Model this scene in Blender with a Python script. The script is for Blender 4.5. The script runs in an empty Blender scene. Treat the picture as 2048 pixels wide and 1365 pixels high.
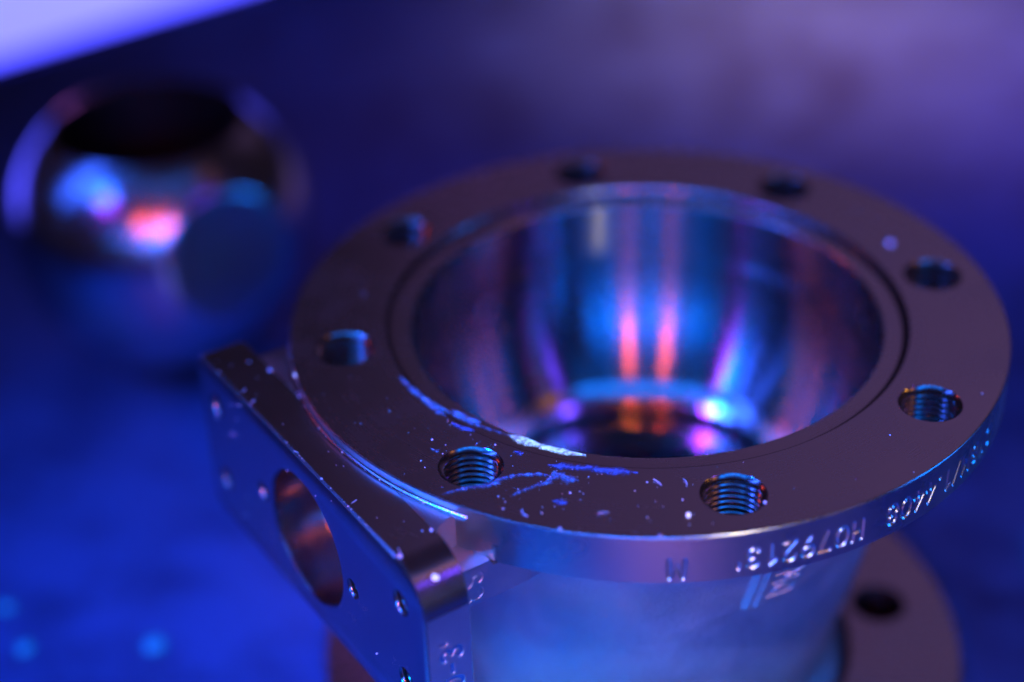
import bpy, bmesh, math, random
import numpy as np
from mathutils import Vector, Matrix
from mathutils.geometry import tessellate_polygon

random.seed(7)
rng = np.random.default_rng(7)
S = 0.09            # one working unit = the flange radius, 90 mm
Z0 = 1.37           # height of the flange top above the table, in flange radii
scene = bpy.context.scene
coll = scene.collection

def W(p):           # flange coordinates (z = 0 is the flange top) -> metres above the table
    return Vector((p[0] * S, p[1] * S, (p[2] + Z0) * S))

# ------------------------------------------------------------------ camera
CAM = (0.0, -4.24221418, 2.66579197)
FW = Vector((-0.07486788, 0.83455901, -0.54580772))
RT = Vector((0.99705169, 0.0718779, -0.02686074))
UP = Vector((-0.01681464, 0.54620951, 0.83747981))
cam = bpy.data.cameras.new('camera')
cam.sensor_width = 36.0
cam.lens = 62.30
cam.clip_start = 0.02
cam.clip_end = 50
cam.dof.use_dof = True
cam.dof.focus_distance = 4.43 * S
cam.dof.aperture_fstop = 3.1
cam.dof.aperture_blades = 0
co = bpy.data.objects.new('camera', cam)
coll.objects.link(co)
m = Matrix((RT, UP, -FW)).transposed().to_4x4()
m.translation = W(CAM)
co.matrix_world = m
scene.camera = co

# ------------------------------------------------------------------ world and lamps
world = bpy.data.worlds.new('World')
scene.world = world
world.use_nodes = True
bg = world.node_tree.nodes['Background']
bg.inputs[0].default_value = (0.62, 0.38, 0.70, 1)
bg.inputs[1].default_value = 0.016

def polar(az, el, dist, target=(0, 0, -0.3)):
    a, e = math.radians(az), math.radians(el)
    return (target[0] + dist * math.sin(a) * math.cos(e), target[1] - dist * math.cos(a) * math.cos(e), target[2] + dist * math.sin(e))

def area(name, pos, target, col, power, sx, sy, spread=180):
    l = bpy.data.lights.new(name, 'AREA')
    l.shape = 'RECTANGLE'
    l.size, l.size_y = sx * S, sy * S
    l.color = col
    l.energy = power
    l.spread = math.radians(spread)
    o = bpy.data.objects.new(name, l)
    coll.objects.link(o)
    a, b = W(pos), W(target)
    o.rotation_euler = (b - a).to_track_quat('-Z', 'Y').to_euler()
    o.location = a
    return o

def spot(name, pos, target, col, power, angle, blend=1.0, rad=0.3):
    l = bpy.data.lights.new(name, 'SPOT')
    l.color = col
    l.energy = power
    l.spot_size = math.radians(angle)
    l.spot_blend = blend
    l.shadow_soft_size = rad * S
    o = bpy.data.objects.new(name, l)
    coll.objects.link(o)
    a, b = W(pos), W(target)
    o.rotation_euler = (b - a).to_track_quat('-Z', 'Y').to_euler()
    o.location = a
    return o

CTR = (0, 0, -0.3)
# blue lamps flooding in from the left, with two added fills
spot('blue_flood', (-5.5, -3.2, 5.0), (-1.3, -1.7, -1.37), (0.0, 0.13, 1.0), 24.0, 54, 1.0, 0.5)
spot('azure_foot_fill', (-2.9, -4.6, 0.6), (0.05, -1.1, -1.30), (0.0, 0.27, 1.0), 46.0, 23, 1.0, 0.25)  # added pool out of view, reflected to turn the body blue
area('blue_side_fill', polar(85, 4, 7), (0.5, -0.3, -0.2), (0.0, 0.17, 1.0), 0.05, 2.5, 0.8, 30)  # added low light that turns the right of the rim blue
area('blue_lamp_near', polar(-69, 36, 9), CTR, (0.02, 0.10, 1.0), 0.07, 0.4, 0.9, 50)
area('blue_strip', polar(-85, 42, 9), CTR, (0.03, 0.11, 1.0), 0.30, 0.55, 8.0, 70)
# row of blue panels behind the camera, each turned to the valve
for az_, pw in ((-36, .024), (-26, .047), (-15, .060), (-4, .064), (7, .064), (18, .062), (28, .036)):
    area('blue_panel', polar(az_, 18, 10, (0, 0.4, -0.1)), (0, 0.4, -0.1), (0.0, 0.14, 1.0), pw, 1.7, 2.2, 20)
for az_ in (-44, -20, 4, 28, 52):
    area('blue_seat_fill', polar(az_, 58, 10, (0, 0.2, -0.6)), (0, 0.2, -0.6), (0.0, 0.17, 1.0), 0.008, 2.6, 2.0, 20)  # added overhead fill, put in to brighten the seat ring
# small hooded lamps behind the camera
area('orange_lamp_right', polar(10, 30, 8), CTR, (1.0, 0.10, 0.006), 0.060, 0.34, 0.6, 45)
area('orange_lamp_left', polar(-13, 30, 8), CTR, (1.0, 0.10, 0.006), 0.060, 0.30, 0.6, 45)
area('warm_white_lamp', polar(24, 9, 8), (0, 0, 0), (1.0, 0.80, 0.42), 0.017, 0.20, 0.3, 30)
area('magenta_lamp', polar(-53, 36, 9), CTR, (0.45, 0.0, 1.0), 0.045, 0.7, 0.4, 40)
area('violet_lamp', polar(63, 36, 9), CTR, (0.14, 0.05, 1.0), 0.027, 0.6, 1.0, 40)
area('amber_lamp', polar(80, 47, 9, (-0.42, -1.0, -0.1)), (-0.42, -1.0, -0.1), (1.0, 0.36, 0.08), 0.0022, 4.0, 2.6, 14)
for ph in (4, 17, 31, 46):      # narrow warm fills, added to gild the rim lettering
    q_ = (math.sin(math.radians(ph)) * 1.10, -math.cos(math.radians(ph)) * 1.10, -0.10)
    area('amber_rim_fill', polar(2 * ph + 4, 34, 4.2, q_), q_, (1.0, 0.42, 0.03), 0.0015, 0.5, 0.4, 8)
area('crimson_lamp', polar(-115, 34, 9), CTR, (1.0, 0.08, 0.02), 0.004, 0.4, 0.8, 40)
# lilac pool added on the unseen table in front, so the rim reflects purple
spot('lilac_rim_fill', (0.3, -4.0, 2.4), (0.3, -3.5, -1.37), (1.0, 0.15, 0.16), 105.0, 25, 1.0, 0.5)
area('orange_pad_fill', polar(-4, 33, 7, (-0.87, -0.68, -0.3)), (-0.87, -0.68, -0.3), (1.0, 0.16, 0.03), 0.016, 0.6, 0.6, 7)  # added warm fill that tints the pad's screw holes orange
# dim mauve room light at the back right
area('mauve_room_light', (4.5, 12.0, 8.6), (0.4, 0, -0.3), (0.56, 0.31, 1.0), 0.122, 16.0, 15.0, 60)
# light pools on the table behind
spot('lavender_spot', (3.0, 7.5, 7.0), (1.0, 5.6, -1.37), (0.86, 0.20, 0.16), 112.0, 23, 1.0, 1.2)
spot('navy_back_fill', (-1.5, 9.0, 6.0), (-0.6, 4.6, -1.37), (0.60, 0.14, 1.0), 2.0, 46, 1.0, 0.8)  # added dim fill to lift the dark table at the back
spot('violet_spot', (6.0, 5.0, 6.0), (2.7, 4.6, -1.37), (0.9, 0.16, 1.0), 11.5, 32, 1.0, 0.8)

scene.view_settings.view_transform = 'Standard'
scene.view_settings.look = 'None'
scene.view_settings.exposure = 0.0
scene.view_settings.gamma = 1.0
scene.view_settings.use_curve_mapping = False
scene.cycles.max_bounces = 12
scene.cycles.glossy_bounces = 10
scene.cycles.sample_clamp_indirect = 6.0

# ------------------------------------------------------------------ materials
def new_mat(name):
    mt = bpy.data.materials.new(name)
    mt.use_nodes = True
    nt = mt.node_tree
    return mt, nt, nt.nodes['Principled BSDF']

def mapping(nt, scale):
    tc = nt.nodes.new('ShaderNodeTexCoord')
    mp = nt.nodes.new('ShaderNodeMapping')
    mp.inputs['Scale'].default_value = scale
    nt.links.new(tc.outputs['Object'], mp.inputs['Vector'])
    return mp.outputs[0]

def noise(nt, vec, scale, detail=4, rough=0.55):
    n = nt.nodes.new('ShaderNodeTexNoise')
    n.inputs['Scale'].default_value = scale
    n.inputs['Detail'].default_value = detail
    n.inputs['Roughness'].default_value = rough
    nt.links.new(vec, n.inputs['Vector'])
    return n.outputs['Fac']

def ramp(nt, fac, stops):
    r = nt.nodes.new('ShaderNodeValToRGB')
    el = r.color_ramp.elements
    while len(el) < len(stops):
        el.new(0.5)
    for e, (p, c) in zip(el, stops):
        e.position = p
        e.color = c if len(c) == 4 else (*c, 1)
    nt.links.new(fac, r.inputs[0])
    return r.outputs[0]

def maprange(nt, fac, a, b, c, d):
    r = nt.nodes.new('ShaderNodeMapRange')
    for i, v in enumerate((a, b, c, d)):
        r.inputs[i + 1].default_value = v
    nt.links.new(fac, r.inputs[0])
    return r.outputs[0]

def bump(nt, height, strength, dist, bsdf):
    b = nt.nodes.new('ShaderNodeBump')
    b.inputs['Strength'].default_value = strength
    b.inputs['Distance'].default_value = dist
    nt.links.new(height, b.inputs['Height'])
    nt.links.new(b.outputs[0], bsdf.inputs['Normal'])

def lathe_coords(nt):
    """(radius, height, little of the angle) for turned surfaces, in object space"""
    tc = nt.nodes.new('ShaderNodeTexCoord')
    sx = nt.nodes.new('ShaderNodeSeparateXYZ')
    nt.links.new(tc.outputs['Object'], sx.inputs[0])
    cx = nt.nodes.new('ShaderNodeCombineXYZ')
    nt.links.new(sx.outputs[0], cx.inputs[0])
    nt.links.new(sx.outputs[1], cx.inputs[1])
    ln = nt.nodes.new('ShaderNodeVectorMath')
    ln.operation = 'LENGTH'
    nt.links.new(cx.outputs[0], ln.inputs[0])
    o = nt.nodes.new('ShaderNodeCombineXYZ')
    nt.links.new(ln.outputs['Value'], o.inputs[0])
    nt.links.new(sx.outputs[2], o.inputs[1])
    return o.outputs[0], tc.outputs['Object']

def turned_steel(name, col, rough, aniso, ring=0.0, rough_var=0.08, freq=5000):
    mt, nt, b = new_mat(name)
    b.inputs['Base Color'].default_value = (*col, 1)
    b.inputs['Metallic'].default_value = 1.0
    rings, obj = lathe_coords(nt)
    n1 = noise(nt, obj, 60, 5, 0.6)
    n2 = noise(nt, rings, freq, 3, 0.7)
    mx = nt.nodes.new('ShaderNodeMath')
    mx.operation = 'MULTIPLY_ADD'
    nt.links.new(n2, mx.inputs[0])
    mx.inputs[1].default_value = 0.45
    nt.links.new(n1, mx.inputs[2])
    nt.links.new(maprange(nt, mx.outputs[0], 0.4, 1.1, rough - rough_var, rough + rough_var), b.inputs['Roughness'])
    if aniso:
        tg = nt.nodes.new('ShaderNodeTangent')
        tg.direction_type = 'RADIAL'
        tg.axis = 'Z'
        nt.links.new(tg.outputs[0], b.inputs['Tangent'])
        b.inputs['Anisotropic'].default_value = aniso
        b.inputs['Anisotropic Rotation'].default_value = 0.25
    if ring:
        bump(nt, n2, ring, 0.0002, b)
    return mt

def cast_steel(name, col, rough, bumpy):
    mt, nt, b = new_mat(name)
    b.inputs['Metallic'].default_value = 1.0
    tc = nt.nodes.new('ShaderNodeTexCoord')
    n1 = noise(nt, tc.outputs['Object'], 45, 6, 0.62)
    n2 = noise(nt, tc.outputs['Object'], 900, 4, 0.6)
    n3 = noise(nt, tc.outputs['Object'], 260, 3, 0.6)
    nt.links.new(ramp(nt, n1, [(0.3, tuple(c * 0.82 for c in col)), (0.7, col)]), b.inputs['Base Color'])
    nt.links.new(maprange(nt, n1, 0.3, 0.7, rough - 0.07, rough + 0.08), b.inputs['Roughness'])
    ad = nt.nodes.new('ShaderNodeMath')
    ad.operation = 'MULTIPLY_ADD'
    nt.links.new(n3, ad.inputs[0])
    ad.inputs[1].default_value = 1.4
    nt.links.new(n2, ad.inputs[2])
    bump(nt, ad.outputs[0], bumpy, 0.0004, b)
    return mt

STEEL = (0.60, 0.57, 0.54)
M_top = turned_steel('turned_steel_face', STEEL, 0.27, 0.0, 0.10, 0.08, 1600)
M_rim = turned_steel('turned_steel_rim', STEEL, 0.29, 0.2, 0.10, 0.06)
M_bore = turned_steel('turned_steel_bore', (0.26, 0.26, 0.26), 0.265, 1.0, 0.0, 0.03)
M_seat = turned_steel('lapped_steel', (0.52, 0.51, 0.50), 0.20, 0.0, 0.0, 0.04)
M_thread = turned_steel('cut_thread_steel', (0.42, 0.40, 0.38), 0.20, 0.0, 0.0, 0.05)
M_pad = turned_steel('milled_steel', STEEL, 0.25, 0.0, 0.0, 0.05)
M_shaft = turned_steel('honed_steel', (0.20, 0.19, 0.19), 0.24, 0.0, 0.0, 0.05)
M_cast = cast_steel('cast_steel', (0.58, 0.56, 0.54), 0.43, 0.8)
M_castfine = cast_steel('fine_cast_steel', (0.58, 0.55, 0.52), 0.38, 0.22)
M_shade = cast_steel('shade_black_steel', (0.035, 0.033, 0.03), 0.6, 0.3)  # near-black colour stands in for shade inside the bolt holes and ball bore
M_ball = turned_steel('polished_steel', (0.66, 0.64, 0.62), 0.22, 0.0, 0.0, 0.02)

def table_material():
    mt, nt, b = new_mat('dull_table_top')
    tc = nt.nodes.new('ShaderNodeTexCoord')
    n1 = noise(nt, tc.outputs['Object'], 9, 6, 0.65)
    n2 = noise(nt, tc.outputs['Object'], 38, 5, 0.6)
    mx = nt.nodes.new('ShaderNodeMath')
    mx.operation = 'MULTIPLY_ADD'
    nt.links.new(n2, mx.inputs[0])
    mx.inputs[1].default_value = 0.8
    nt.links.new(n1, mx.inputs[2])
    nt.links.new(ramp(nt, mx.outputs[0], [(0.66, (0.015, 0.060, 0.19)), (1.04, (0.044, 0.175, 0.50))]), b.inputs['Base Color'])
    b.inputs['Roughness'].default_value = 0.5
    b.inputs['Specular IOR Level'].default_value = 0.35
    bump(nt, n2, 0.15, 0.002, b)
    return mt
M_table = table_material()

def grease_material(name, col, emit, cover, strength):
    """thin fluorescent grease: gives off blue-white light under the UV lamps, clear where it is wiped thin"""
    mt, nt, b = new_mat(name)
    tc = nt.nodes.new('ShaderNodeTexCoord')
    n1 = noise(nt, tc.outputs['Object'], 300, 6, 0.75)
    n2 = noise(nt, tc.outputs['Object'], 900, 4, 0.7)
    ed = nt.nodes.new('ShaderNodeAttribute')
    ed.attribute_name = 'edge'
    # thin towards the edge, broken up by two sizes of noise
    k = nt.nodes.new('ShaderNodeMath')
    k.operation = 'MULTIPLY_ADD'
    nt.links.new(ed.outputs['Fac'], k.inputs[0])
    k.inputs[1].default_value = -0.42
    nt.links.new(n1, k.inputs[2])
    k2 = nt.nodes.new('ShaderNodeMath')
    k2.operation = 'MULTIPLY_ADD'
    nt.links.new(n2, k2.inputs[0])
    k2.inputs[1].default_value = 0.55
    nt.links.new(k.outputs[0], k2.inputs[2])
    nt.links.new(maprange(nt, k2.outputs[0], 0.73 - cover * 0.5, 1.02 - cover * 0.5, 0.0, 0.9), b.inputs['Alpha'])
    b.inputs['Base Color'].default_value = (*col, 1)
    b.inputs['Roughness'].default_value = 0.25
    b.inputs['Emission Color'].default_value = (*emit, 1)
    mx = nt.nodes.new('ShaderNodeMath')
    mx.operation = 'MULTIPLY'
    nt.links.new(maprange(nt, n1, 0.33, 0.66, 0.12, 1.0), mx.inputs[0])
    nt.links.new(maprange(nt, n2, 0.40, 0.62, 0.08 * strength, strength * 1.4), mx.inputs[1])
    nt.links.new(mx.outputs[0], b.inputs['Emission Strength'])
    bump(nt, n2, 0.5, 0.0003, b)
    return mt
M_grease = grease_material('fluorescent_grease', (0.15, 0.25, 0.5), (0.01, 0.13, 1.0), 0.44, 1.05)
M_grease_bright = grease_material('dense_fluorescent_grease', (0.5, 0.6, 0.8), (0.28, 0.58, 1.0), 0.72, 2.0)
M_grease_thin = grease_material('thin_fluorescent_grease', (0.1, 0.2, 0.5), (0.004, 0.06, 0.7), 0.52, 0.42)

def fleck_material(name, emit, strength, col=(0.7, 0.75, 0.85)):
    mt, nt, b = new_mat(name)
    tc = nt.nodes.new('ShaderNodeTexCoord')
    n1 = noise(nt, tc.outputs['Object'], 300, 2)
    b.inputs['Base Color'].default_value = (*col, 1)
    b.inputs['Roughness'].default_value = 0.6
    b.inputs['Emission Color'].default_value = (*emit, 1)
    nt.links.new(maprange(nt, n1, 0.3, 0.7, strength * 0.5, strength), b.inputs['Emission Strength'])
    return mt
M_fleck = fleck_material('fluorescent_lint', (0.45, 0.5, 1.0), 1.5)
M_dust = fleck_material('fluorescent_dust', (0.03, 0.08, 1.0), 0.6)
M_crumb = fleck_material('fluorescent_crumb', (0.0, 0.26, 1.0), 0.55, (0.03, 0.3, 0.6))

def lamp_face_material():
    mt, nt, b = new_mat('glowing_diffuser')
    tc = nt.nodes.new('ShaderNodeTexCoord')
    n1 = noise(nt, tc.outputs['Object'], 4, 2)
    b.inputs['Base Color'].default_value = (0.6, 0.6, 0.7, 1)
    b.inputs['Emission Color'].default_value = (0.066, 0.068, 1.0, 1)
    nt.links.new(maprange(nt, n1, 0.3, 0.7, 4.6, 6.2), b.inputs['Emission Strength'])
    return mt
M_lampface = lamp_face_material()
def housing_material():
    mt, nt, b = new_mat('dark_housing')
    tc = nt.nodes.new('ShaderNodeTexCoord')
    n1 = noise(nt, tc.outputs['Object'], 80, 4)
    nt.links.new(ramp(nt, n1, [(0.3, (0.02, 0.02, 0.025)), (0.7, (0.04, 0.04, 0.045))]), b.inputs['Base Color'])
    b.inputs['Roughness'].default_value = 0.5
    return mt
M_housing = housing_material()

# ------------------------------------------------------------------ mesh helpers
def empty(name, loc, label, cat, group=None):
    o = bpy.data.objects.new(name, None)
    o.empty_display_size = 0.02
    coll.objects.link(o)
    o.location = W(loc)
    o['label'] = label
    o['category'] = cat
    if group:
        o['group'] = group
    return o

def tag(o, label, cat, group=None):
    o['label'] = label
    o['category'] = cat
    if group:
        o['group'] = group
    return o

def world_of(o):
    v = Vector((0, 0, 0))
    while o:
        v += o.location
        o = o.parent
    return v

def mesh_obj(name, verts, faces, mat, parent=None, origin=(0, 0, -Z0), smooth=35, raw=False, attr=None):
    """verts in flange coordinates; origin is the object's own origin"""
    o0 = W(origin)
    vs = [tuple(W(v) - o0) for v in verts] if not raw else verts
    me = bpy.data.meshes.new(name)
    me.from_pydata(vs, [], faces)
    if attr:
        at_ = me.attributes.new('edge', 'FLOAT', 'POINT')
        at_.data.foreach_set('value', attr)
    me.validate()
    bm = bmesh.new()
    bm.from_mesh(me)
    bmesh.ops.remove_doubles(bm, verts=bm.verts, dist=1e-7)
    bmesh.ops.recalc_face_normals(bm, faces=bm.faces) if smooth != 'keep' else None
    bm.to_mesh(me)
    bm.free()
    me.polygons.foreach_set('use_smooth', [True] * len(me.polygons))
    me.set_sharp_from_angle(angle=math.radians(35 if smooth == 'keep' else smooth))
    me.materials.append(mat)
    o = bpy.data.objects.new(name, me)
    coll.objects.link(o)
    o.location = o0
    if parent:
        o.parent = parent
        o.location = o0 - world_of(parent)
    return o

def copy_part(src, parent, origin):
    c = src.copy()
    coll.objects.link(c)
    c.parent = parent
    c.location = W(origin) - world_of(parent)
    return c

class MB:
    def __init__(self):
        self.v, self.f = [], []
    def add(self, v, f):
        b = len(self.v)
        self.v += [tuple(p) for p in v]
        self.f += [tuple(i + b for i in q) for q in f]
    def grid(self, pts):           # pts: rows of points
        nr, nc = len(pts), len(pts[0])
        self.add([p for r in pts for p in r], [(i * nc + j, i * nc + j + 1, (i + 1) * nc + j + 1, (i + 1) * nc + j) for i in range(nr - 1) for j in range(nc - 1)])
    def lathe(self, prof, n=192, fr=None, close=False):
        """prof: (r, z) list, revolved; fr: frame (centre, ex, ey, ez)"""
        c, ex, ey, ez = fr or (Vector((0, 0, 0)), Vector((1, 0, 0)), Vector((0, 1, 0)), Vector((0, 0, 1)))
        vs = []
        for (r, z) in prof:
            for k in range(n):
                a = 2 * math.pi * k / n
                vs.append(c + ex * (r * math.cos(a)) + ey * (r * math.sin(a)) + ez * z)
        fs = []
        for i in range(len(prof) - 1):
            for k in range(n):
                k2 = (k + 1) % n
                fs.append((i * n + k, i * n + k2, (i + 1) * n + k2, (i + 1) * n + k))
        if close:
            fs.append(tuple((len(prof) - 1) * n + k for k in range(n)))
        self.add(vs, fs)
    def poly_holes(self, loops):
        lp = [[Vector(p) for p in l] for l in loops]
        flat = [p for l in lp for p in l]
        self.add(flat, tessellate_polygon(lp))
    def prism(self, pts, vec):     # planar outline pts extruded by vec
        n = len(pts)
        a = [Vector(p) for p in pts]
        b = [p + Vector(vec) for p in a]
        self.add(a + b, [tuple(range(n)), tuple(range(2 * n - 1, n - 1, -1))] + [(i, (i + 1) % n, n + (i + 1) % n, n + i) for i in range(n)])

def circle(c, r, n, ex=Vector((1, 0, 0)), ey=Vector((0, 1, 0))):
    return [Vector(c) + ex * (r * math.cos(2 * math.pi * k / n)) + ey * (r * math.sin(2 * math.pi * k / n)) for k in range(n)]

# --- stroke lettering, cut into surfaces as real grooves
def arc(cx, cy, rx, ry, a0, a1, n=10):
    return [(cx + rx * math.cos(math.radians(a0 + (a1 - a0) * i / n)), cy + ry * math.sin(math.radians(a0 + (a1 - a0) * i / n))) for i in range(n + 1)]
GL = {
    '0': [arc(.3, .5, .26, .46, 0, 360, 20)],
    '1': [[(.12, .78), (.34, .97), (.34, .03)]],
    '2': [arc(.3, .70, .25, .26, 165, -20, 10) + [(.06, .04), (.56, .04)]],
    '3': [arc(.29, .73, .23, .23, 150, -90, 10) + arc(.29, .27, .25, .24, 90, -150, 10)],
    '4': [[(.42, .03), (.42, .97), (.04, .30), (.58, .30)]],
    '6': [arc(.3, .28, .25, .25, 0, 360, 16), [(.06, .32), (.20, .72), (.42, .97)]],
    '7': [[(.05, .96), (.56, .96), (.22, .03)]],
    '8': [arc(.3, .73, .21, .22, 0, 360, 16), arc(.3, .27, .25, .24, 0, 360, 16)],
    '9': [arc(.3, .72, .25, .25, 0, 360, 16), [(.54, .68), (.40, .28), (.18, .03)]],
    'C': [arc(.34, .5, .28, .46, 50, 310, 14)],
    'D': [[(.08, .04), (.08, .96)] + arc(.20, .5, .36, .46, 90, -90, 12) + [(.08, .04)]],
    'F': [[(.08, .03), (.08, .96), (.52, .96)], [(.08, .52), (.44, .52)]],
    'H': [[(.08, .03), (.08, .97)], [(.54, .03), (.54, .97)], [(.08, .5), (.54, .5)]],
    'M': [[(.05, .03), (.08, .97), (.36, .36), (.64, .97), (.67, .03)]],
    'N': [[(.08, .03), (.08, .97), (.54, .03), (.54, .97)]],
    'S': [arc(.3, .73, .22, .23, 40, 260, 10) + arc(.3, .27, .24, .24, 90, -150, 10)],
    '/': [[(.05, .0), (.45, 1.0)]],
    '.': [[(.10, .06), (.14, .06)]],
    '-': [[(.06, .5), (.44, .5)]],
    "'": [[(.1, .95), (.1, .75)]],
    ' ': [],
}
GW = {'M': .74, '.': .24, '/': .5, '-': .5, "'": .2, ' ': .34}

def text_strokes(txt, h, gap=0.16):
    """list of segments ((x0,y0),(x1,y1)) with the text starting at x = 0"""
    x, out = 0.0, []
    for ch in txt:
        for st in GL[ch]:
            for a, b in zip(st[:-1], st[1:]):
                out.append(((x + a[0] * h, a[1] * h), (x + b[0] * h, b[1] * h)))
        x += (GW.get(ch, .62) + gap) * h
    return out, x - gap * h

def groove_depth(U, V, segs, half, depth):
    D = np.full(U.shape, 9.0)
    for (a, b) in segs:
        dx, dy = b[0] - a[0], b[1] - a[1]
        L = dx * dx + dy * dy + 1e-12
        lo_u, hi_u = min(a[0], b[0]) - 2 * half, max(a[0], b[0]) + 2 * half
        mk = (U > lo_u) & (U < hi_u)
        if not mk.any():
            continue
        u, v = U[mk], V[mk]
        t = np.clip(((u - a[0]) * dx + (v - a[1]) * dy) / L, 0, 1)
        d = np.hypot(u - a[0] - t * dx, v - a[1] - t * dy)
        D[mk] = np.minimum(D[mk], d)
    q = np.clip(1 - D / half, 0, 1)
    lip = np.exp(-((D - half * 1.25) / (half * 0.35)) ** 2) * 0.06     # metal pushed up beside the stamp
    return depth * (np.sin(q * math.pi / 2) - lip)

# ------------------------------------------------------------------ the table
tb = MB()
tb.add([(-30, -30, -Z0), (30, -30, -Z0), (30, 30, -Z0), (-30, 30, -Z0)], [(0, 1, 2, 3)])
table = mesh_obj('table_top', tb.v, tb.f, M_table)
table['kind'] = 'structure'

# ------------------------------------------------------------------ the valve body
valve = empty('steel_valve', (0, 0, -Z0), 'stainless steel valve with a round drilled flange, open bore and side mounting pad', 'valve')

HOLE_R, HOLE_MINOR, BOLT_R, FL_T = 0.083, 0.070, 0.853, 0.145
AZ0 = 1.8318
hole_c = [(BOLT_R * math.cos(AZ0 - k * math.pi / 4), BOLT_R * math.sin(AZ0 - k * math.pi / 4)) for k in range(8)]
NL = 256
CH = 0.0035
fl = MB()
fl.poly_holes([circle((0, 0, 0), 1 - CH, NL), circle((0, 0, 0), 0.732, NL)] + [circle((x, y, 0), HOLE_R, 48) for x, y in hole_c])
fl.lathe([(1 - CH, 0), (1 - 0.3 * CH, -0.3 * CH), (1, -CH)], NL)
fl.lathe([(0.711, -0.0185), (0.664, -0.0185), (0.660, -0.0225)], NL)
fl.lathe([(1.0, -FL_T + 0.006), (0.994, -FL_T)], NL)
fl.poly_holes([circle((0, 0, -FL_T), 0.994, NL), circle((0, 0, -FL_T), 0.78, NL)] + [circle((x, y, -FL_T), HOLE_MINOR, 48) for x, y in hole_c])
flange = mesh_obj('top_flange', fl.v, fl.f, M_top, valve, smooth=12)

gr = MB()
gr.lathe([(0.732, 0.0)] + [(0.711 + 0.019 * math.cos(t), -0.0185 + 0.0185 * (1 - math.sin(t))) for t in np.linspace(0.0, math.pi / 2, 9)], NL)
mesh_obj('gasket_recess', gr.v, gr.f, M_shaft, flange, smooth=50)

# rim with the stamped grade, heat number and maker's mark (the valve stands upside down to its lettering)
segs = []
def rim_text(txt, a_start, h, zmid):
    """upside-down text; a_start: azimuth (deg from -y towards +x) where its LEFT end in the photograph stands"""
    s, wd = text_strokes(txt, h)
    u0 = math.radians(a_start)
    for a, b in s:      # turned by half a turn in the plane
        segs.append(((u0 + wd - a[0], zmid + h / 2 - a[1]), (u0 + wd - b[0], zmid + h / 2 - b[1])))
    return math.degrees(u0 + wd)
TH = 0.060
rim_text('M', 3.5, TH * 1.0, -0.098)
e1 = rim_text("H079213'", 13.0, TH, -0.083)
e2 = rim_text('CF8M/1.4408', e1 + 4.0, TH, -0.080)
nu, nv = 1500, 46
ua = np.radians(np.concatenate([np.linspace(-2, 80, nu), np.linspace(80, 358, 260)[1:]]))
va = np.linspace(-CH, -FL_T + 0.006, nv)
U, V = np.meshgrid(ua, va)
dep = groove_depth(U, V, segs, 0.0066, 0.0046)
# casting and handling dings
rr = 1.0 - dep
X, Y = rr * np.sin(U), -rr * np.cos(U)
rm = MB()
rm.grid([[(X[i, j], Y[i, j], V[i, j]) for j in range(U.shape[1])] for i in range(nv)])
rim = mesh_obj('rim_band', rm.v, rm.f, M_rim, flange, smooth=60)
rim['label'] = 'flange rim stamped upside down with CF8M/1.4408 and a heat number'

# threaded holes
def thread_profile():
    p = [(HOLE_R, 0.0), (HOLE_MINOR + 0.004, -0.009)]
    z, pitch = -0.011, 0.0175
    while z > -FL_T + 0.012:
        p += [(HOLE_MINOR - 0.001, z), (HOLE_MINOR - 0.001, z - 0.003), (HOLE_MINOR + 0.0085, z - 0.0085), (HOLE_MINOR + 0.0085, z - 0.0105)]
        z -= pitch
    p += [(HOLE_MINOR, -FL_T)]
    return p
th = MB()
th.lathe(thread_profile(), 64)
thr = None
for k, (x, y) in enumerate(hole_c):
    if thr is None:
        thr = mesh_obj('threaded_hole', [(v[0] + x, v[1] + y, v[2]) for v in th.v], th.f, M_thread, flange, origin=(x, y, 0), smooth=40)
    else:
        copy_part(thr, flange, (x, y, 0))

# bore with its seat ring
bo = MB()
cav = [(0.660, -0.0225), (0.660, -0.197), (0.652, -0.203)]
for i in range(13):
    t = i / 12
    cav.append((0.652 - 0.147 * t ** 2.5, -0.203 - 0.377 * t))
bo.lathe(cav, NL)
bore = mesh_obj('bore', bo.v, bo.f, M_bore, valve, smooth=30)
sr = MB()
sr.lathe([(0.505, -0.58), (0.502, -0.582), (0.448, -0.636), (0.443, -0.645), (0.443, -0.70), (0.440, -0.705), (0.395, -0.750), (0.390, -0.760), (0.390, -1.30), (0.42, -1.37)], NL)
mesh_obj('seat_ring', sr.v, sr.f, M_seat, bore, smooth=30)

# outer shell of the body
sh = MB()
prof = [(0.86, -FL_T + 0.001), (0.835, -0.152), (0.820, -0.165), (0.810, -0.185), (0.800, -0.22)]
ctrl = [(-0.22, .800), (-0.35, .775), (-0.5, .712), (-0.65, .682), (-0.8, .657), (-0.92, .625), (-1.02, .59), (-1.10, .575), (-1.16, .585), (-1.195, .63)]
zz = np.linspace(-0.24, -1.195, 36)
cz = np.array([c[0] for c in ctrl])[::-1]
cr = np.array([c[1] for c in ctrl])[::-1]
rs = np.interp(zz, cz, cr)
for _ in range(4):
    rs[1:-1] = (rs[:-2] + 2 * rs[1:-1] + rs[2:]) / 4
prof += list(zip(rs, zz))
sh.lathe(prof, 192)
shell = mesh_obj('body_shell', sh.v, sh.f, M_cast, valve, smooth=50)

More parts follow.
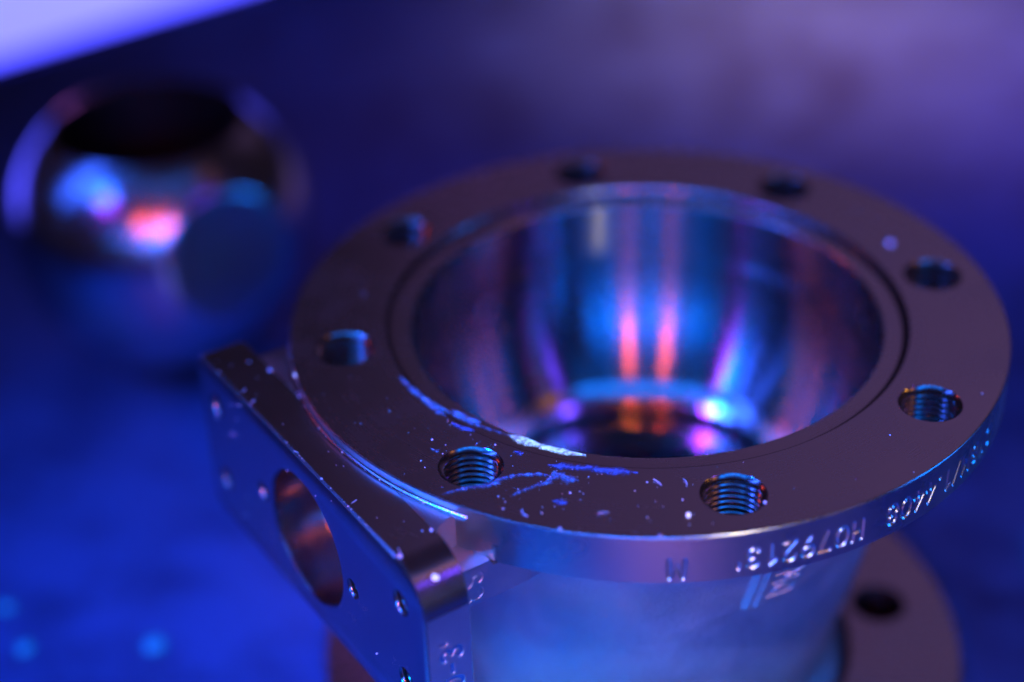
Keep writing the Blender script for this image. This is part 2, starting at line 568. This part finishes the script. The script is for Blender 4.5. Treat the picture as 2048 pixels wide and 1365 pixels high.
# nominal size mark: sunk field with a double ridge beside it
def shell_r(z):
    return float(np.interp(z, [p[1] for p in prof][::-1], [p[0] for p in prof][::-1]))
A_MARK = math.radians(26.5)
s, wd = text_strokes('DN1', 0.088, 0.13)
msegs = []
for a, b in s:          # reads upwards
    f2 = lambda q: (0.012 + (0.088 - q[1]) * 1.0, -0.490 + q[0])
    msegs.append((f2(a), f2(b)))
uu = np.linspace(-0.075, 0.155, 150)
vv = np.linspace(-0.25, -0.53, 150)
U2, V2 = np.meshgrid(uu, vv)
g = groove_depth(U2, V2, msegs, 0.0085, 0.012)
ridge = 0.016 * (np.exp(-((U2 + 0.052) / 0.0095) ** 2) + np.exp(-((U2 + 0.022) / 0.0095) ** 2))
fade = np.clip((V2 + 0.525) / 0.02, 0, 1) * np.clip((U2 + 0.075) / 0.012, 0, 1) * np.clip((0.155 - U2) / 0.02, 0, 1)
base = np.vectorize(shell_r)(V2) + 0.0025 * fade - 0.002 * (1 - fade) + ridge * fade
ridge_r = base - g
X = ridge_r * np.sin(A_MARK + U2 / 0.81)
Y = -ridge_r * np.cos(A_MARK + U2 / 0.81)
mk = MB()
mk.grid([[(X[i, j], Y[i, j], V2[i, j]) for j in range(150)] for i in range(150)])
mark = mesh_obj('size_mark', mk.v, mk.f, M_cast, shell, smooth=60)
mark['label'] = 'cast size mark DN running upwards beside a double ridge'

# mounting pad
Dv = Vector((0.61403607, -0.78927796, 0))
Nv = Vector((-0.78927796, -0.61403607, 0))
Zv = Vector((0, 0, 1))
S0, OFF, PT = -0.012, 1.106, 0.134
def pad(s, o, z):
    return Dv * (S0 + s) + Nv * o + Zv * z
ZT, ZB, HL = -0.030, -0.565, 0.606
def rounded(rs):      # outline (s, z) with corner radii: right-top, left-top, left-bottom, right-bottom
    out = []
    for (cx, cz, r, a0) in ((HL, ZT, rs[0], 0), (-HL, ZT, rs[1], 90), (-HL, ZB, rs[2], 180), (HL, ZB, rs[3], 270)):
        sx = 1 if cx > 0 else -1
        sz = 1 if cz == ZT else -1
        n = 14
        for i in range(n + 1):
            a = math.radians(a0 + 90 * i / n)
            out.append((cx - sx * r + r * math.cos(a), cz - sz * r + r * math.sin(a)))
    return out
outl = rounded((0.13, 0.05, 0.06, 0.12))
def inset(o, d):
    cs, cz = 0.0, (ZT + ZB) / 2
    return [(x - math.copysign(min(d, abs(x)), x), z - math.copysign(d, z - cz)) for x, z in o]
bev = 0.006
in_ = inset(outl, bev)
screw_sz = [(-0.500, -0.160), (-0.500, -0.415), (-0.248, -0.302), (0.248, -0.302), (0.500, -0.168), (0.500, -0.418)]
SR = 0.036
SRR = [0.036, 0.036, 0.030, 0.030, 0.036, 0.036]
BR = 0.190
pd = MB()
face_loops = [[pad(x, OFF, z) for x, z in in_], circle(pad(0, OFF, -0.302), BR + 0.006, 72, Dv, Zv)] + [circle(pad(a, OFF, z), r, 32, Dv, Zv) for (a, z), r in zip(screw_sz, SRR)]
pd.poly_holes(face_loops)
n_o = len(outl)
rows = [[pad(x, OFF, z) for x, z in in_], [pad(x * .9995, OFF - bev, z) for x, z in outl], [pad(x, OFF - PT + bev, z) for x, z in outl], [pad(x, OFF - PT, z) for x, z in in_]]
for r0, r1 in zip(rows[:-1], rows[1:]):
    pd.add(r0 + r1, [(i, (i + 1) % n_o, n_o + (i + 1) % n_o, n_o + i) for i in range(n_o)])
pd.add(rows[-1], [tuple(range(n_o))])
padobj = mesh_obj('mounting_pad', pd.v, pd.f, M_pad, valve, smooth=40)

# shaft bore and screw holes of the pad
fr = (pad(0, OFF, -0.302), Dv, Zv, Nv)
sb = MB()
sb.lathe([(BR + 0.006, 0), (BR, -0.006), (BR, -0.16), (BR - 0.004, -0.163), (BR - 0.004, -0.34), (0.12, -0.35), (0.12, -0.45)], 96, fr, close=True)
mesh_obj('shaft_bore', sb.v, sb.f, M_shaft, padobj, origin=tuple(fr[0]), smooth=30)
for rad in (0.036, 0.030):
    p = [(rad, 0.0), (rad - 0.005, -0.005)]
    z = -0.008
    while z > -0.11:
        p += [(rad - 0.006, z), (rad - 0.006, z - 0.003), (rad - 0.001, z - 0.0065), (rad - 0.001, z - 0.0085)]
        z -= 0.0135
    proto = None
    for (a, z), r in zip(screw_sz, SRR):
        if r != rad:
            continue
        c = pad(a, OFF, z)
        if proto is None:
            sm = MB()
            sm.lathe(p, 40, (c, Dv, Zv, Nv), close=True)
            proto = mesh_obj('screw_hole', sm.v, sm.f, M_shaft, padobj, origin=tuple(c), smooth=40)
        else:
            copy_part(proto, padobj, tuple(c))

# neck block that ties the pad to the flange, with a rounded near corner
nb = MB()
pts = [(-0.47, OFF - PT + 0.012), (0.47, OFF - PT + 0.012), (0.452, OFF - PT - 0.012), (0.440, OFF - PT - 0.04)]
pts += [(x, math.sqrt(0.985 ** 2 - (x + S0) ** 2)) for x in np.linspace(0.435, -0.47, 24)]
nb.prism([pad(x, o, ZT - 0.001) for x, o in pts], (0, 0, -0.20))
mesh_obj('neck_block', nb.v, nb.f, M_castfine, padobj, smooth=50)
# concave weld-like fillet between the pad's top and the flange rim
ft = MB()
a_c = math.atan2(Nv.x, -Nv.y)
rowsf = []
for j in range(9):
    t = j / 8 * math.pi / 2
    rr_, z_ = 1.012 - 0.0125 * math.sin(t), ZT + 0.0008 + 0.012 * (1 - math.cos(t))
    rowsf.append([(rr_ * math.sin(a), -rr_ * math.cos(a), z_) for a in np.linspace(a_c - 0.50, a_c + 0.475, 90)])
ft.grid(rowsf)
mesh_obj('fillet', ft.v, ft.f, M_pad, padobj, smooth=60)
# boss round the shaft bore
bs = MB()
bs.lathe([(0.235, 0.0), (0.24, -0.10), (0.25, -0.2)], 96, (pad(0, OFF - PT, -0.302), Dv, Zv, Nv))
mesh_obj('shaft_boss', bs.v, bs.f, M_castfine, padobj, smooth=50)

# engraved near end of the pad
e_s, wd = text_strokes("80-3'", 0.062, 0.22)
esegs = []
for a, b in e_s:        # reads upwards, letters lying on their side
    f2 = lambda q: (0.040 + (0.062 - q[1]), -0.455 + q[0])
    esegs.append((f2(a), f2(b)))
ue = np.linspace(0.008, PT - 0.008, 70)
ve = np.linspace(ZT - 0.125, ZB + 0.125, 170)
U3, V3 = np.meshgrid(ue, ve)
ge = groove_depth(U3, V3, esegs, 0.0070, 0.0075)
en = MB()
en.grid([[pad(HL + 0.0022 - ge[i, j], OFF - U3[i, j], V3[i, j]) for j in range(70)] for i in range(170)])
pe = mesh_obj('pad_end', en.v, en.f, M_castfine, padobj, smooth=60)
pe['label'] = 'near end of the pad with a stamped number running upwards'

# gusset between the pad and the neck of the body
gu = MB()
GZ = -FL_T - 0.002
gs = 0.532
gpts = [(OFF - PT + 0.02, -0.128), (OFF - PT + 0.02, -0.247), (0.76, -0.247), (0.71, -0.238), (0.68, -0.215), (0.66, GZ), (0.86, GZ), (0.87, -0.128)]
gu.prism([pad(0.20, o, z) for o, z in gpts], Dv * (gs - 0.20))
gus = mesh_obj('gusset', gu.v, gu.f, M_castfine, valve, smooth=20)
g_s, wd = text_strokes('S3', 0.062, 0.12)
ue = np.linspace(0.002, 0.085, 90)
ve = np.linspace(0.0, 1.0, 70)
gsegs = []
for a, b in g_s:      # characters one above the other, lying on their side
    f2 = lambda q: (0.014 + q[1], -0.146 - q[0])
    gsegs.append((f2(a), f2(b)))
lowz = lambda u: -0.243
U4 = np.tile(ue, (70, 1))
V4 = np.array([[-0.130 + (lowz(u) + 0.130) * t for u in ue] for t in ve])
gg = groove_depth(U4, V4, gsegs, 0.0062, 0.0065)
gm = MB()
gm.grid([[pad(gs + 0.0025 - gg[i, j], OFF - PT - U4[i, j], V4[i, j]) for j in range(90)] for i in range(70)])
gmk = mesh_obj('gusset_mark', gm.v, gm.f, M_castfine, gus, smooth=60)
gmk['label'] = 'stamped characters S3 on the gusset'

# bottom flange standing on the table
bf = MB()
BZ = -1.20
bc = [(0.780 * math.cos(math.radians(11.7 + 45 * k)), 0.780 * math.sin(math.radians(11.7 + 45 * k))) for k in range(8)]
bf.poly_holes([circle((0, 0, BZ), 0.995, NL), circle((0, 0, BZ), 0.66, NL)] + [circle((x, y, BZ), 0.088, 40) for x, y in bc])
bf.lathe([(0.995, BZ), (1.005, BZ - 0.010), (1.005, -Z0 + 0.012), (0.995, -Z0 + 0.002), (0.42, -Z0 + 0.002)], NL)
bfo = mesh_obj('bottom_flange', bf.v, bf.f, M_top, valve, smooth=25)
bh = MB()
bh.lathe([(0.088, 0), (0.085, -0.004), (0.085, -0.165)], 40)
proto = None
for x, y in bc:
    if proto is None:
        proto = mesh_obj('bolt_hole', [(v[0] + x, v[1] + y, v[2] + BZ) for v in bh.v], bh.f, M_shade, bfo, origin=(x, y, BZ), smooth=40)
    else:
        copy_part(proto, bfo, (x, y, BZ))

# ------------------------------------------------------------------ the valve ball behind
BC = Vector((-1.935, 1.840, -0.777))
BRAD, BHOLE = 0.593, 0.385
ball = empty('valve_ball', (BC.x, BC.y, -Z0), 'polished steel valve ball with a round bore on top, standing behind the flanged valve', 'valve ball')
a0 = math.asin(BHOLE / BRAD)
bp_ = [((BHOLE - 0.012), math.cos(a0) * BRAD - 0.004), (BHOLE, math.cos(a0) * BRAD)]
NS = 72
bp_ += [(BRAD * math.sin(a0 + (math.pi - 2 * a0) * i / NS), BRAD * math.cos(a0 + (math.pi - 2 * a0) * i / NS)) for i in range(NS + 1)]
b1 = MB()
b1.lathe(bp_, 160, (BC, Vector((1, 0, 0)), Vector((0, 1, 0)), Vector((0, 0, 1))))
FN = (RT * 0.62 - UP * 0.29 - FW * 0.73).normalized()      # small machined flat on its right flank
for i, v in enumerate(b1.v):
    d = Vector(v) - BC
    h = d.dot(FN)
    if h > 0.535:
        b1.v[i] = tuple(BC + d * (0.535 / h))
mesh_obj('sphere', b1.v, b1.f, M_ball, ball, origin=tuple(BC), smooth=30)
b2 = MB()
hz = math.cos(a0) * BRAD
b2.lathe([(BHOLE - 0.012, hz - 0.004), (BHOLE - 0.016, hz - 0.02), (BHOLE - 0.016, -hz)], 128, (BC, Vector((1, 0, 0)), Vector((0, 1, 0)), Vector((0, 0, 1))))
mesh_obj('through_bore', b2.v, b2.f, M_shade, ball, origin=tuple(BC), smooth=30)

# ------------------------------------------------------------------ glowing panel lying at the back left
pa, pb = Vector((-3.50, 4.76, 0)), Vector((-2.40, 5.80, 0))
e_ = (pb - pa).normalized()
nrm = Vector((-e_.y, e_.x, 0))
p0 = pa - e_ * 3.0
lp = empty('light_panel', (*((p0 + e_ * 3.5 + nrm * 1.6).xy), -Z0), 'glowing blue-white light panel lying at the back left corner', 'lamp')
HT = 0.035
quad = lambda d, z: [Vector((*(p0 + e_ * (7.0 - d) + nrm * d).xy, z)), Vector((*(p0 + e_ * (7.0 - d) + nrm * (3.2 - d)).xy, z)), Vector((*(p0 + e_ * d + nrm * (3.2 - d)).xy, z)), Vector((*(p0 + e_ * d + nrm * d).xy, z))]
hb = MB()
r0, r1, r2, r3 = quad(0, -Z0 + 0.002), quad(0, -Z0 + HT), quad(0.015, -Z0 + HT), quad(0.015, -Z0 + HT - 0.012)
for q0, q1 in ((r0, r1), (r1, r2), (r2, r3)):
    hb.add(q0 + q1, [(i, (i + 1) % 4, 4 + (i + 1) % 4, 4 + i) for i in range(4)])
mesh_obj('housing', hb.v, hb.f, M_housing, lp)
df = MB()
df.add(quad(0.015, -Z0 + HT - 0.004), [(0, 1, 2, 3)])
mesh_obj('diffuser', df.v, df.f, M_lampface, lp)

# ------------------------------------------------------------------ grease, lint and dust
Cv = Vector(CAM)
FPX = 3544.33
def at(x, y, z):        # point of the flange top (or another level) where a mark was measured
    d = FW * FPX + RT * (x - 1024) + UP * (682.5 - y)
    t = (z - Cv.z) / d.z
    return Cv + d * t

def smear(name, line, z, mat, label, thick=0.0022, seed=1):
    """line: (x, y, half width in flange radii)"""
    r = random.Random(seed)
    P = [at(x, y, z) for x, y, w in line]
    Wd = [w for x, y, w in line]
    # resample
    pts, ws = [], []
    for i in range(len(P) - 1):
        for k in range(7):
            t = k / 7
            pts.append(P[i].lerp(P[i + 1], t))
            ws.append(Wd[i] * (1 - t) + Wd[i + 1] * t)
    pts.append(P[-1]); ws.append(Wd[-1])
    b = MB()
    n = len(pts)
    rows = [[] for _ in range(7)]
    wl = wr = 1.0
    for i, p in enumerate(pts):
        d = (pts[min(i + 1, n - 1)] - pts[max(i - 1, 0)])
        nn = Vector((-d.y, d.x, 0)).normalized()
        k = min(1.0, 0.15 + min(i, n - 1 - i) * 0.25)
        wl += (r.uniform(0.6, 1.5) - wl) * 0.5
        wr += (r.uniform(0.6, 1.5) - wr) * 0.5
        for j in range(7):
            q = (j - 3) / 3
            hgt = thick * (1 - q * q) * (0.7 + 0.5 * r.random()) - 0.0003 * abs(q)
            rows[j].append(p + nn * (ws[i] * k * (wl if q > 0 else wr) * q) + Vector((0, 0, hgt)))
    b.grid(rows)
    attr = [abs(j - 3) / 3 for j in range(7) for _ in range(n)]
    c = pts[len(pts) // 2]
    return tag(mesh_obj(name, b.v, b.f, mat, None, origin=tuple(c), smooth=70, attr=attr), label, 'grease smear', 'grease smears on the flange')

smear('grease_smear', [(1014, 870, .008), (1045, 880, .016), (1085, 893, .014), (1120, 902, .013), (1172, 911, .007)], -0.0178, M_grease_bright, 'bright white grease smear on the front edge of the bore', seed=2)
smear('grease_smear', [(806, 757, .004), (842, 790, .006), (880, 815, .006), (906, 829, .005), (946, 848, .007), (985, 861, .006), (1012, 870, .004)], -0.0178, M_grease, 'thin blue grease line along the left front edge of the bore', seed=12)
smear('grease_smear', [(798, 752, .010), (820, 775, .012), (845, 795, .014), (868, 815, .018), (893, 834, .010)], 0.0004, M_grease, 'blue grease streak left of the bore edge, beside the bright one', seed=3)
smear('grease_smear', [(905, 822, .010), (925, 832, .020), (945, 841, .016), (962, 846, .008)], -0.0178, M_grease, 'small blue grease patch on the bore edge left of the white smear', seed=4)
smear('grease_smear', [(903, 846, .008), (925, 856, .014), (950, 862, .009)], 0.0004, M_grease_thin, 'faint blue smudge between the left streak and the nearest left threaded hole', seed=5)
smear('grease_smear', [(884, 990, .007), (915, 981, .010), (945, 975, .013), (975, 971, .016), (1000, 960, .015), (1030, 951, .010), (1075, 949, .010), (1100, 952, .006)], 0.0004, M_grease, 'wavy blue grease line passing the front of the nearest left threaded hole', seed=6)
smear('grease_smear', [(1021, 993, .006), (1045, 982, .008), (1068, 973, .010), (1092, 965, .012), (1118, 952, .030), (1140, 958, .024), (1158, 962, .008)], 0.0004, M_grease, 'thick blue grease blob with a tail in front of the bore', seed=7)
smear('grease_smear', [(1095, 930, .012), (1140, 936, .022), (1190, 938, .020), (1235, 943, .019), (1276, 946, .016)], 0.0004, M_grease_thin, 'long thin blue grease wipe right of the blob in front of the bore', seed=8)
smear('grease_smear', [(1105, 1003, .020), (1135, 1006, .016)], 0.0004, M_grease_thin, 'faint blue stain below the blob, near the flange edge', seed=9)
smear('grease_smear', [(862, 898, .004), (873, 903, .009), (880, 900, .005)], 0.0004, M_grease, 'tiny blue grease dab behind the nearest left threaded hole', seed=10)
smear('grease_smear', [(1028, 903, .008), (1040, 907, .011), (1048, 906, .006)], 0.0004, M_grease_thin, 'tiny round blue dab right of the nearest left threaded hole', seed=11)

def lump(b, c, r, rnd, flat=0.6):
    bm = bmesh.new()
    bmesh.ops.create_icosphere(bm, subdivisions=1, radius=1)
    q = [rnd.uniform(0.75, 1.25) for _ in range(3)]
    b.add([(c[0] + v.co.x * r * q[0] * rnd.uniform(.85, 1.15), c[1] + v.co.y * r * q[1] * rnd.uniform(.85, 1.15), c[2] + max(-0.2, v.co.z * flat) * r) for v in bm.verts], [tuple(v.index for v in f.verts) for f in bm.faces])
    bm.free()

rnd = random.Random(3)
def fleck(x, y, z, r, label, pt=None, mat=M_fleck):
    b = MB()
    c = pt if pt is not None else at(x, y, z)
    lump(b, c, r, rnd, 0.8)
    return tag(mesh_obj('lint_fleck', b.v, b.f, mat, None, origin=tuple(c), smooth=80), label, 'lint fleck', 'bright lint flecks')
fleck(1377, 1030, 0.0015, 0.0075, 'white glowing fleck left of the nearest right threaded hole')
fleck(593, 750, -0.010, 0.0085, 'white glowing fleck where the flange meets the far end of the pad')
cpt = pad(0.565, 1.045, -0.072)
fleck(0, 0, 0, 0.013, 'largest white fleck on the rounded near corner of the pad', cpt)
fleck(1780, 486, 0.0015, 0.009, 'blue fleck on the far right of the flange behind the bore', mat=M_dust)

# fine fluorescent dust: one mass
ds = MB()
for i in range(70):
    a = rnd.uniform(0, 2 * math.pi)
    if rnd.random() < 0.75:
        a = rnd.gauss(math.radians(250), 0.65)
    rr_ = rnd.uniform(0.74, 0.99)
    x, y = rr_ * math.cos(a), rr_ * math.sin(a)
    if any(math.hypot(x - hx, y - hy) < HOLE_R + 0.005 for hx, hy in hole_c):
        continue
    lump(ds, (x, y, 0.0006), 0.0009 + 0.0026 * rnd.random() ** 4, rnd)
for i in range(30):      # along the pad's top edge and on its top
    s_ = rnd.uniform(-0.58, 0.50)
    o_ = OFF - 0.004 - (0 if rnd.random() < .6 else rnd.random() * .1)
    lump(ds, pad(s_, o_, ZT + 0.0005), 0.0010 + 0.0030 * rnd.random() ** 4, rnd)
for i in range(16):      # in the fillet
    a = rnd.uniform(a_c - 0.45, a_c + 0.46)
    lump(ds, (1.008 * math.sin(a), -1.008 * math.cos(a), ZT + 0.003), 0.0010 + 0.0022 * rnd.random() ** 3, rnd)
for i in range(16):
    lump(ds, pad(rnd.uniform(-.55, .55), OFF + 0.0005, rnd.uniform(ZB, ZT)), 0.0012 + 0.002 * rnd.random(), rnd)
for x, y, r in ((863, 1060, .006), (800, 1112, .008), (1092, 1105, .0), (838, 1105, .0), (540, 740, .005), (1320, 1072, .004), (1120, 1058, .005), (1530, 1005, .005)):
    if r:
        lump(ds, at(x, y, 0.0005 if x > 1000 else ZT + 0.0005), r, rnd)
for (cx_, cy_) in ((890, 850), (960, 880), (1090, 960), (1140, 945), (1220, 940), (905, 905), (1010, 985), (1120, 1005)):
    for k in range(9):
        p = at(cx_ + rnd.gauss(0, 26), cy_ + rnd.gauss(0, 13), 0.0006)
        if 0.74 < p.xy.length < 0.985 and not any(math.hypot(p.x - hx, p.y - hy) < HOLE_R + 0.004 for hx, hy in hole_c):
            lump(ds, p, 0.0008 + 0.0016 * rnd.random() ** 3, rnd, 0.4)
for i in range(10):      # lint fibres
    s_ = rnd.uniform(-0.5, 0.52)
    p = pad(s_, OFF - 0.003, ZT - 0.002) if i % 2 else Vector((rnd.uniform(-.55, .5), rnd.uniform(-.97, -.8), 0.001))
    if not i % 2 and (p.length > 0.98 or any(math.hypot(p.x - hx, p.y - hy) < HOLE_R + 0.03 for hx, hy in hole_c)):
        continue
    a, b_, w = rnd.uniform(0, 6.28), rnd.uniform(-60, 60), rnd.uniform(0.0006, 0.0011)
    rows = [[], [], []]
    for k in range(9):
        a += math.radians(b_) * 0.3
        p = p + Vector((math.cos(a), math.sin(a), 0.1)) * 0.0035
        sd = Vector((-math.sin(a), math.cos(a), 0)) * w
        rows[0].append(p - sd); rows[1].append(p + Vector((0, 0, w))); rows[2].append(p + sd)
    ds.grid(rows)
dust = mesh_obj('dust', ds.v, ds.f, M_dust, None, smooth=80)
tag(dust, 'fine glowing blue dust scattered over the flange and the pad', 'dust')
dust['kind'] = 'stuff'

# glowing crumbs on the table
for (x, y, r, lab) in ((50, 1297, .030, 'glowing cyan crumb on the table near the left edge'), (308, 1290, .040, 'glowing cyan crumb on the table, nearest to the valve pad'), (12, 1215, .030, 'dim glowing crumb at the left edge of the table, farther back')):
    b = MB()
    c = at(x, y, -Z0 + 0.004)
    lump(b, c, r, rnd, 0.4)
    tag(mesh_obj('crumb', b.v, b.f, M_crumb, None, origin=tuple(c), smooth=80), lab, 'crumb', 'glowing crumbs on the table')
